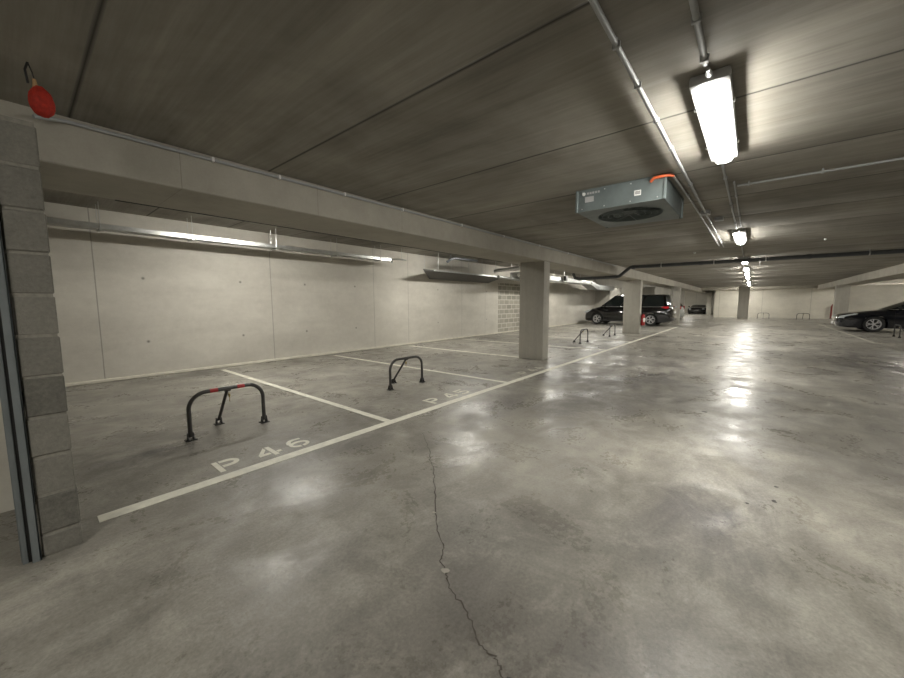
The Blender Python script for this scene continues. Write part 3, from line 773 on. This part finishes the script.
def make_car(name, label, loc, rotz, L, W, top, under, wheels, wr, gh, paint, group=None, roof_white=False, rearlamps=True):
    """local x: 0 nose -> L tail ; top: profile of the body up to the belt line; gh: greenhouse dict"""
    t = thing(name, label, 'car', loc, rotz, group)
    ar = wr + .045; zu = under
    outline = [(x, z, 1) for x, z in top]
    bottom = []
    for wx in sorted(wheels, reverse=True):
        a0 = math.asin(max(-1, (zu - wr) / ar))
        for i in range(15):
            a = a0 + (PI - 2 * a0) * i / 14
            bottom.append((wx + ar * math.cos(a), wr + ar * math.sin(a), 0))
    outline = outline + [(L - .06, zu + .05, 0), (L - .3, zu, 0)] + bottom + [(.25, zu, 0), (.04, zu + .03, 0)]
    ts = [0, .35, .6, .78, .89, .96, 1.0]
    b = NB(); rings = []
    zmax = max(z for _, z in top)
    for tt in [-q for q in ts[::-1]] + ts[1:]:
        a = abs(tt); ring = []
        for x, z, f in outline:
            u = (x - L / 2) / (L / 2)
            xx = L / 2 + (x - L / 2) * (1 - .085 * a ** 4 * abs(u) ** 5)
            zz = z
            if f and z > .55: zz = z - (.055 * a ** 6 + (.05 * a ** 12)) * min(1, (z - .55) / .2)
            side = W / 2 * tt
            if a > .95:  # slight tumble-in near sills and shoulder
                side *= 1 - .025 * ((z - .62) / .4) ** 2
            ring.append(b.verts.new((xx, side, zz)))
        rings.append(ring)
    n = len(outline)
    for i in range(len(rings) - 1):
        for k in range(n):
            b.faces.new([rings[i][k], rings[i][(k + 1) % n], rings[i + 1][(k + 1) % n], rings[i + 1][k]])
    for tri in tessellate_polygon([[Vector((x, z, 0)) for x, z, f in outline]]):
        for ring in (rings[0], rings[-1]):
            try: b.faces.new([ring[i] for i in tri])
            except ValueError: pass
    body = obj('body', b, M[paint], t, 50)
    if gh:
        zb, zr = gh['zb'], gh['zr']; wb, wt = gh['wb'], gh['wt']
        def gring(x0, x1, w, z, bow, dz=0):
            pts = []
            pts += [(x0 + bow, -w), (x0 + bow * .3, -w * .7), (x0, 0), (x0 + bow * .3, w * .7), (x0 + bow, w)]
            m = 4
            pts += [(x0 + bow + (x1 - bow * .6 - x0 - bow) * i / m, w) for i in range(1, m)]
            pts += [(x1 - bow * .6, w), (x1 - bow * .2, w * .7), (x1, 0), (x1 - bow * .2, -w * .7), (x1 - bow * .6, -w)]
            pts += [(x1 - bow * .6 - (x1 - bow * .6 - x0 - bow) * i / m, -w) for i in range(1, m)]
            return [(x, y, z) for x, y in pts]
        lv = [gring(gh['xb0'], gh['xb1'], wb, zb, .16), gring(gh['xr0'], gh['xr1'], wt, zr - .05, .14)]
        b = NB(); rr = [[b.verts.new(p) for p in r] for r in lv]; m = len(rr[0])
        for k in range(m): b.faces.new([rr[0][k], rr[0][(k + 1) % m], rr[1][(k + 1) % m], rr[1][k]])
        b.faces.new(rr[1])
        glass = obj('windows', b, M['glass'], t, 30)
        # roof shell
        b = NB(); lv2 = [gring(gh['xr0'] - .02, gh['xr1'] + .03, wt + .012, zr - .062, .14), gring(gh['xr0'] + .02, gh['xr1'] - .0, wt - .01, zr - .03, .14), gring(gh['xr0'] + .16, gh['xr1'] - .12, wt * .82, zr - .006, .12), gring(gh['xr0'] + .5, gh['xr1'] - .5, wt * .45, zr, .08)]
        rr = [[b.verts.new(p) for p in r] for r in lv2]
        for i in range(3):
            for k in range(m): b.faces.new([rr[i][k], rr[i][(k + 1) % m], rr[i + 1][(k + 1) % m], rr[i + 1][k]])
        b.faces.new(rr[-1]); b.faces.new(rr[0])
        obj('roof', b, M[paint], t, 60)
        def lerp(f, s, level):   # point on side at fraction f
            x0, x1 = (gh['xb0'] + .16, gh['xb1'] - .096) if level == 0 else (gh['xr0'] + .14, gh['xr1'] - .084)
            w, z = (wb, zb) if level == 0 else (wt, zr - .05)
            return Vector((x0 + (x1 - x0) * f, s * (w + .004), z))
        for s in (-1, 1):
            for f, wd in gh['pillars']:
                b = NB(); p0 = lerp(f, s, 0); p1 = lerp(f, s, 1); dx = Vector((wd / 2, 0, 0)); nrm = Vector((0, s * .012, 0))
                q = [p0 - dx, p0 + dx, p1 + dx, p1 - dx]
                v = [b.verts.new(c + nrm) for c in q] + [b.verts.new(c - nrm) for c in q]
                for f_ in ((0, 1, 2, 3), (7, 6, 5, 4), (0, 4, 5, 1), (1, 5, 6, 2), (2, 6, 7, 3), (3, 7, 4, 0)): b.faces.new([v[i] for i in f_])
                obj('pillar', b, M[paint], t, 0)
            b = NB(); tube(b, [lerp(0, s, 0) + Vector((0, 0, .008)), lerp(1, s, 0) + Vector((0, 0, .008))], .011, 6); obj('window_trim', b, M[gh.get('trim', 'trimgrey')], t)
            # mirrors
            mx = gh['xb0'] + .42
            b = NB(); bmesh.ops.create_icosphere(b, subdivisions=2, radius=1)
            for v in b.verts: v.co = Vector((mx + v.co.x * .065, s * (W / 2 + .06) + v.co.y * .1, zb + .06 + v.co.z * .07))
            obj('mirror', b, M[paint], t)
            for hx in gh['handles']:
                b = NB(); box(b, hx - .1, hx + .1, s * (W / 2 - .005) - .018, s * (W / 2 - .005) + .018, zb - .17, zb - .145, .008, 2); obj('door_handle', b, M[gh.get('hm', paint)], t)
            for sx in gh['seams']:
                b = NB(); box(b, sx - .004, sx + .004, s * (W / 2 - .012) - .012, s * (W / 2 - .012) + .012, under + .08, zb - .1); obj('door_seam', b, M['black'], t)
    for wx in wheels:
        for s in (-1, 1): wheel(t, wx, s * (W / 2 - .125), wr, s)
    return t

# black minivan, nose to the long wall, left flank to the camera
mv = dict(zb=1.02, zr=1.69, wb=.86, wt=.70, xb0=.86, xb1=4.50, xr0=1.62, xr1=4.34, pillars=[(0, .05), (.30, .07), (.63, .07), (.97, .10)], handles=[2.1, 3.05], seams=[1.35, 2.35, 3.2], trim='galv')
van = make_car('minivan', 'black minivan parked nose to the wall behind the second column', (22.6, 7.80, 0), -PI / 2, 4.66, 1.86,
    [(0, .33), (-.0, .52), (.06, .68), (.2, .80), (.5, .93), (.9, 1.02), (1.4, 1.05), (3.2, 1.07), (4.3, 1.08), (4.52, 1.04), (4.60, .86), (4.62, .62), (4.66, .5), (4.66, .34)], .2, (.83, 3.62), .335, mv, 'carblack')
for s in (-1, 1):
    b = NB(); prism(b, [(4.12, .99), (4.33, .93), (4.48, .95), (4.46, 1.06), (4.25, 1.05)], s * .905 - .02, s * .905 + .02, M=Matrix(((1, 0, 0, 0), (0, 0, 1, 0), (0, 1, 0, 0), (0, 0, 0, 1)))); o = obj('tail_light', b, M['taillight'], van); o['label'] = 'red tail light'
    b = NB(); prism(b, [(.1, .66), (.12, .76), (.45, .88), (.5, .84), (.3, .7)], s * .885 - .03, s * .885 + .02, M=Matrix(((1, 0, 0, 0), (0, 0, 1, 0), (0, 1, 0, 0), (0, 0, 0, 1)))); obj('headlight', b, M['lens'], van)
    b = NB(); box(b, 4.48, 4.60, s * .84 - .05, s * .84 + .04, .98, 1.04, .008, 1); o = obj('reversing_light', b, M['lens'], van)
b = NB(); box(b, 4.61, 4.645, -.26, .26, .68, .79, .004, 1); obj('number_plate', b, M['white'], van)
b = NB(); box(b, 4.28, 4.44, -.6, .6, 1.63, 1.67, .012, 1); obj('roof_spoiler', b, M['carblack'], van)
b = NB(); box(b, .98, 3.4, -.93, -.905, .22, .27, .006, 1); obj('sill_trim', b, M['trimgrey'], van)

# black coupe on the right, nose to the lane
cp_ = dict(zb=.93, zr=1.40, wb=.80, wt=.60, xb0=1.30, xb1=4.2, xr0=2.15, xr1=3.35, pillars=[(0, .05), (.45, .05), (.98, .16)], handles=[2.75], seams=[1.62, 3.0], trim='chrome')
cpe = make_car('coupe', 'black low car with silver wheels parked at the right edge', (23.38, -2.82, 0), -PI / 2, 4.65, 1.8,
    [(0, .30), (-.0, .48), (.04, .60), (.16, .72), (.45, .80), (.95, .88), (1.4, .94), (2.2, .95), (3.6, .98), (4.4, .98), (4.6, .86), (4.65, .6), (4.62, .35)], .17, (1.08, 3.72), .33, cp_, 'carnavy')
for s in (-1, 1):
    b = NB(); prism(b, [(.05, .56), (.1, .66), (.5, .77), (.62, .76), (.45, .66), (.2, .58)], s * .85 - .03, s * .85 + .035, M=Matrix(((1, 0, 0, 0), (0, 0, 1, 0), (0, 1, 0, 0), (0, 0, 0, 1)))); obj('headlight', b, M['lens'], cpe)
    b = NB(); lathe(b, [(.05, -.02), (.05, .01), (.03, .02)], (.1, s * .62, .36), 14, M=Matrix.Rotation(-PI / 2, 3, 'Y')); obj('fog_light', b, M['lens'], cpe)
b = NB()
for z in (.42, .47, .52, .57): box(b, -.02, .04, -.4, .4, z - .008, z + .008, .003, 1)
obj('grille', b, M['chrome'], cpe)
b = NB(); box(b, -.025, .0, -.26, .26, .3, .4, .004, 1); obj('number_plate', b, M['white'], cpe)

# silver hatchback, only its tail in view
hb = dict(zb=.95, zr=1.46, wb=.80, wt=.62, xb0=.85, xb1=4.05, xr0=1.6, xr1=3.7, pillars=[(0, .05), (.45, .06), (.95, .22)], handles=[1.9, 2.8], seams=[1.3, 2.2, 3.0])
hat = make_car('hatchback', 'silver hatchback showing its rear between the narrow column and the low dark car', (30.6, 7.85, 0), -PI / 2, 4.1, 1.74,
    [(0, .3), (0, .5), (.08, .68), (.4, .82), (.9, .95), (3.6, .98), (3.98, .95), (4.06, .75), (4.1, .5), (4.08, .3)], .18, (.8, 3.35), .31, hb, 'carsilver')
for s in (-1, 1):
    b = NB(); box(b, 3.85, 4.03, s * .78 - .09, s * .78 + .08, .78, 1.0, .02, 2); o = obj('tail_light', b, M['taillight'], hat); o['label'] = 'red tail light'
b = NB(); box(b, 4.06, 4.085, -.26, .26, .6, .7, .004, 1); obj('number_plate', b, M['white'], hat)
# low dark car far behind
lc = dict(zb=.72, zr=.98, wb=.66, wt=.55, xb0=1.3, xb1=3.0, xr0=1.8, xr1=2.6, pillars=[(0, .04), (.9, .1)], handles=[2.2], seams=[1.5])
low = make_car('roadster', 'low dark car far back, right of the silver hatchback', (46.2, 4.55, 0), 0, 3.8, 1.62,
    [(0, .3), (0, .45), (.1, .6), (.4, .68), (1.2, .74), (3.2, .76), (3.7, .7), (3.8, .5), (3.78, .3)], .15, (.7, 3.05), .3, lc, 'carblack')
for s in (-1, 1):
    b = NB(); box(b, -.0, .12, s * .6 - .1, s * .6 + .1, .5, .6, .02, 2); obj('headlight', b, M['lens'], low)

# ------------------------------------------------------------------ camera
cam = bpy.data.cameras.new('camera'); co = bpy.data.objects.new('camera', cam); COL.objects.link(co)
cam.sensor_width = 36; cam.lens = 360.628 / 904 * 36; cam.clip_start = .05; cam.clip_end = 200
y, p, r = [math.radians(v) for v in (39.6898, 5.68122, -.24279)]
fwd = Vector((math.cos(y) * math.cos(p), math.sin(y) * math.cos(p), -math.sin(p)))
right = Vector((math.sin(y), -math.cos(y), 0)); upv = right.cross(fwd)
R_, U_ = right * math.cos(r) + upv * math.sin(r), -right * math.sin(r) + upv * math.cos(r)
co.matrix_world = Matrix(((R_.x, U_.x, -fwd.x, 0), (R_.y, U_.y, -fwd.y, 0), (R_.z, U_.z, -fwd.z, 1.27), (0, 0, 0, 1)))
sc.camera = co

w = bpy.data.worlds.new('world'); sc.world = w; w.use_nodes = True
w.node_tree.nodes['Background'].inputs[0].default_value = (0, 0, 0, 1)
sc.view_settings.view_transform = 'Standard'; sc.view_settings.look = 'None'
sc.view_settings.gamma = 1; sc.view_settings.exposure = 1.95
sc.cycles.use_denoising = True
sc.cycles.max_bounces = 8; sc.cycles.diffuse_bounces = 6; sc.cycles.sample_clamp_indirect = 6
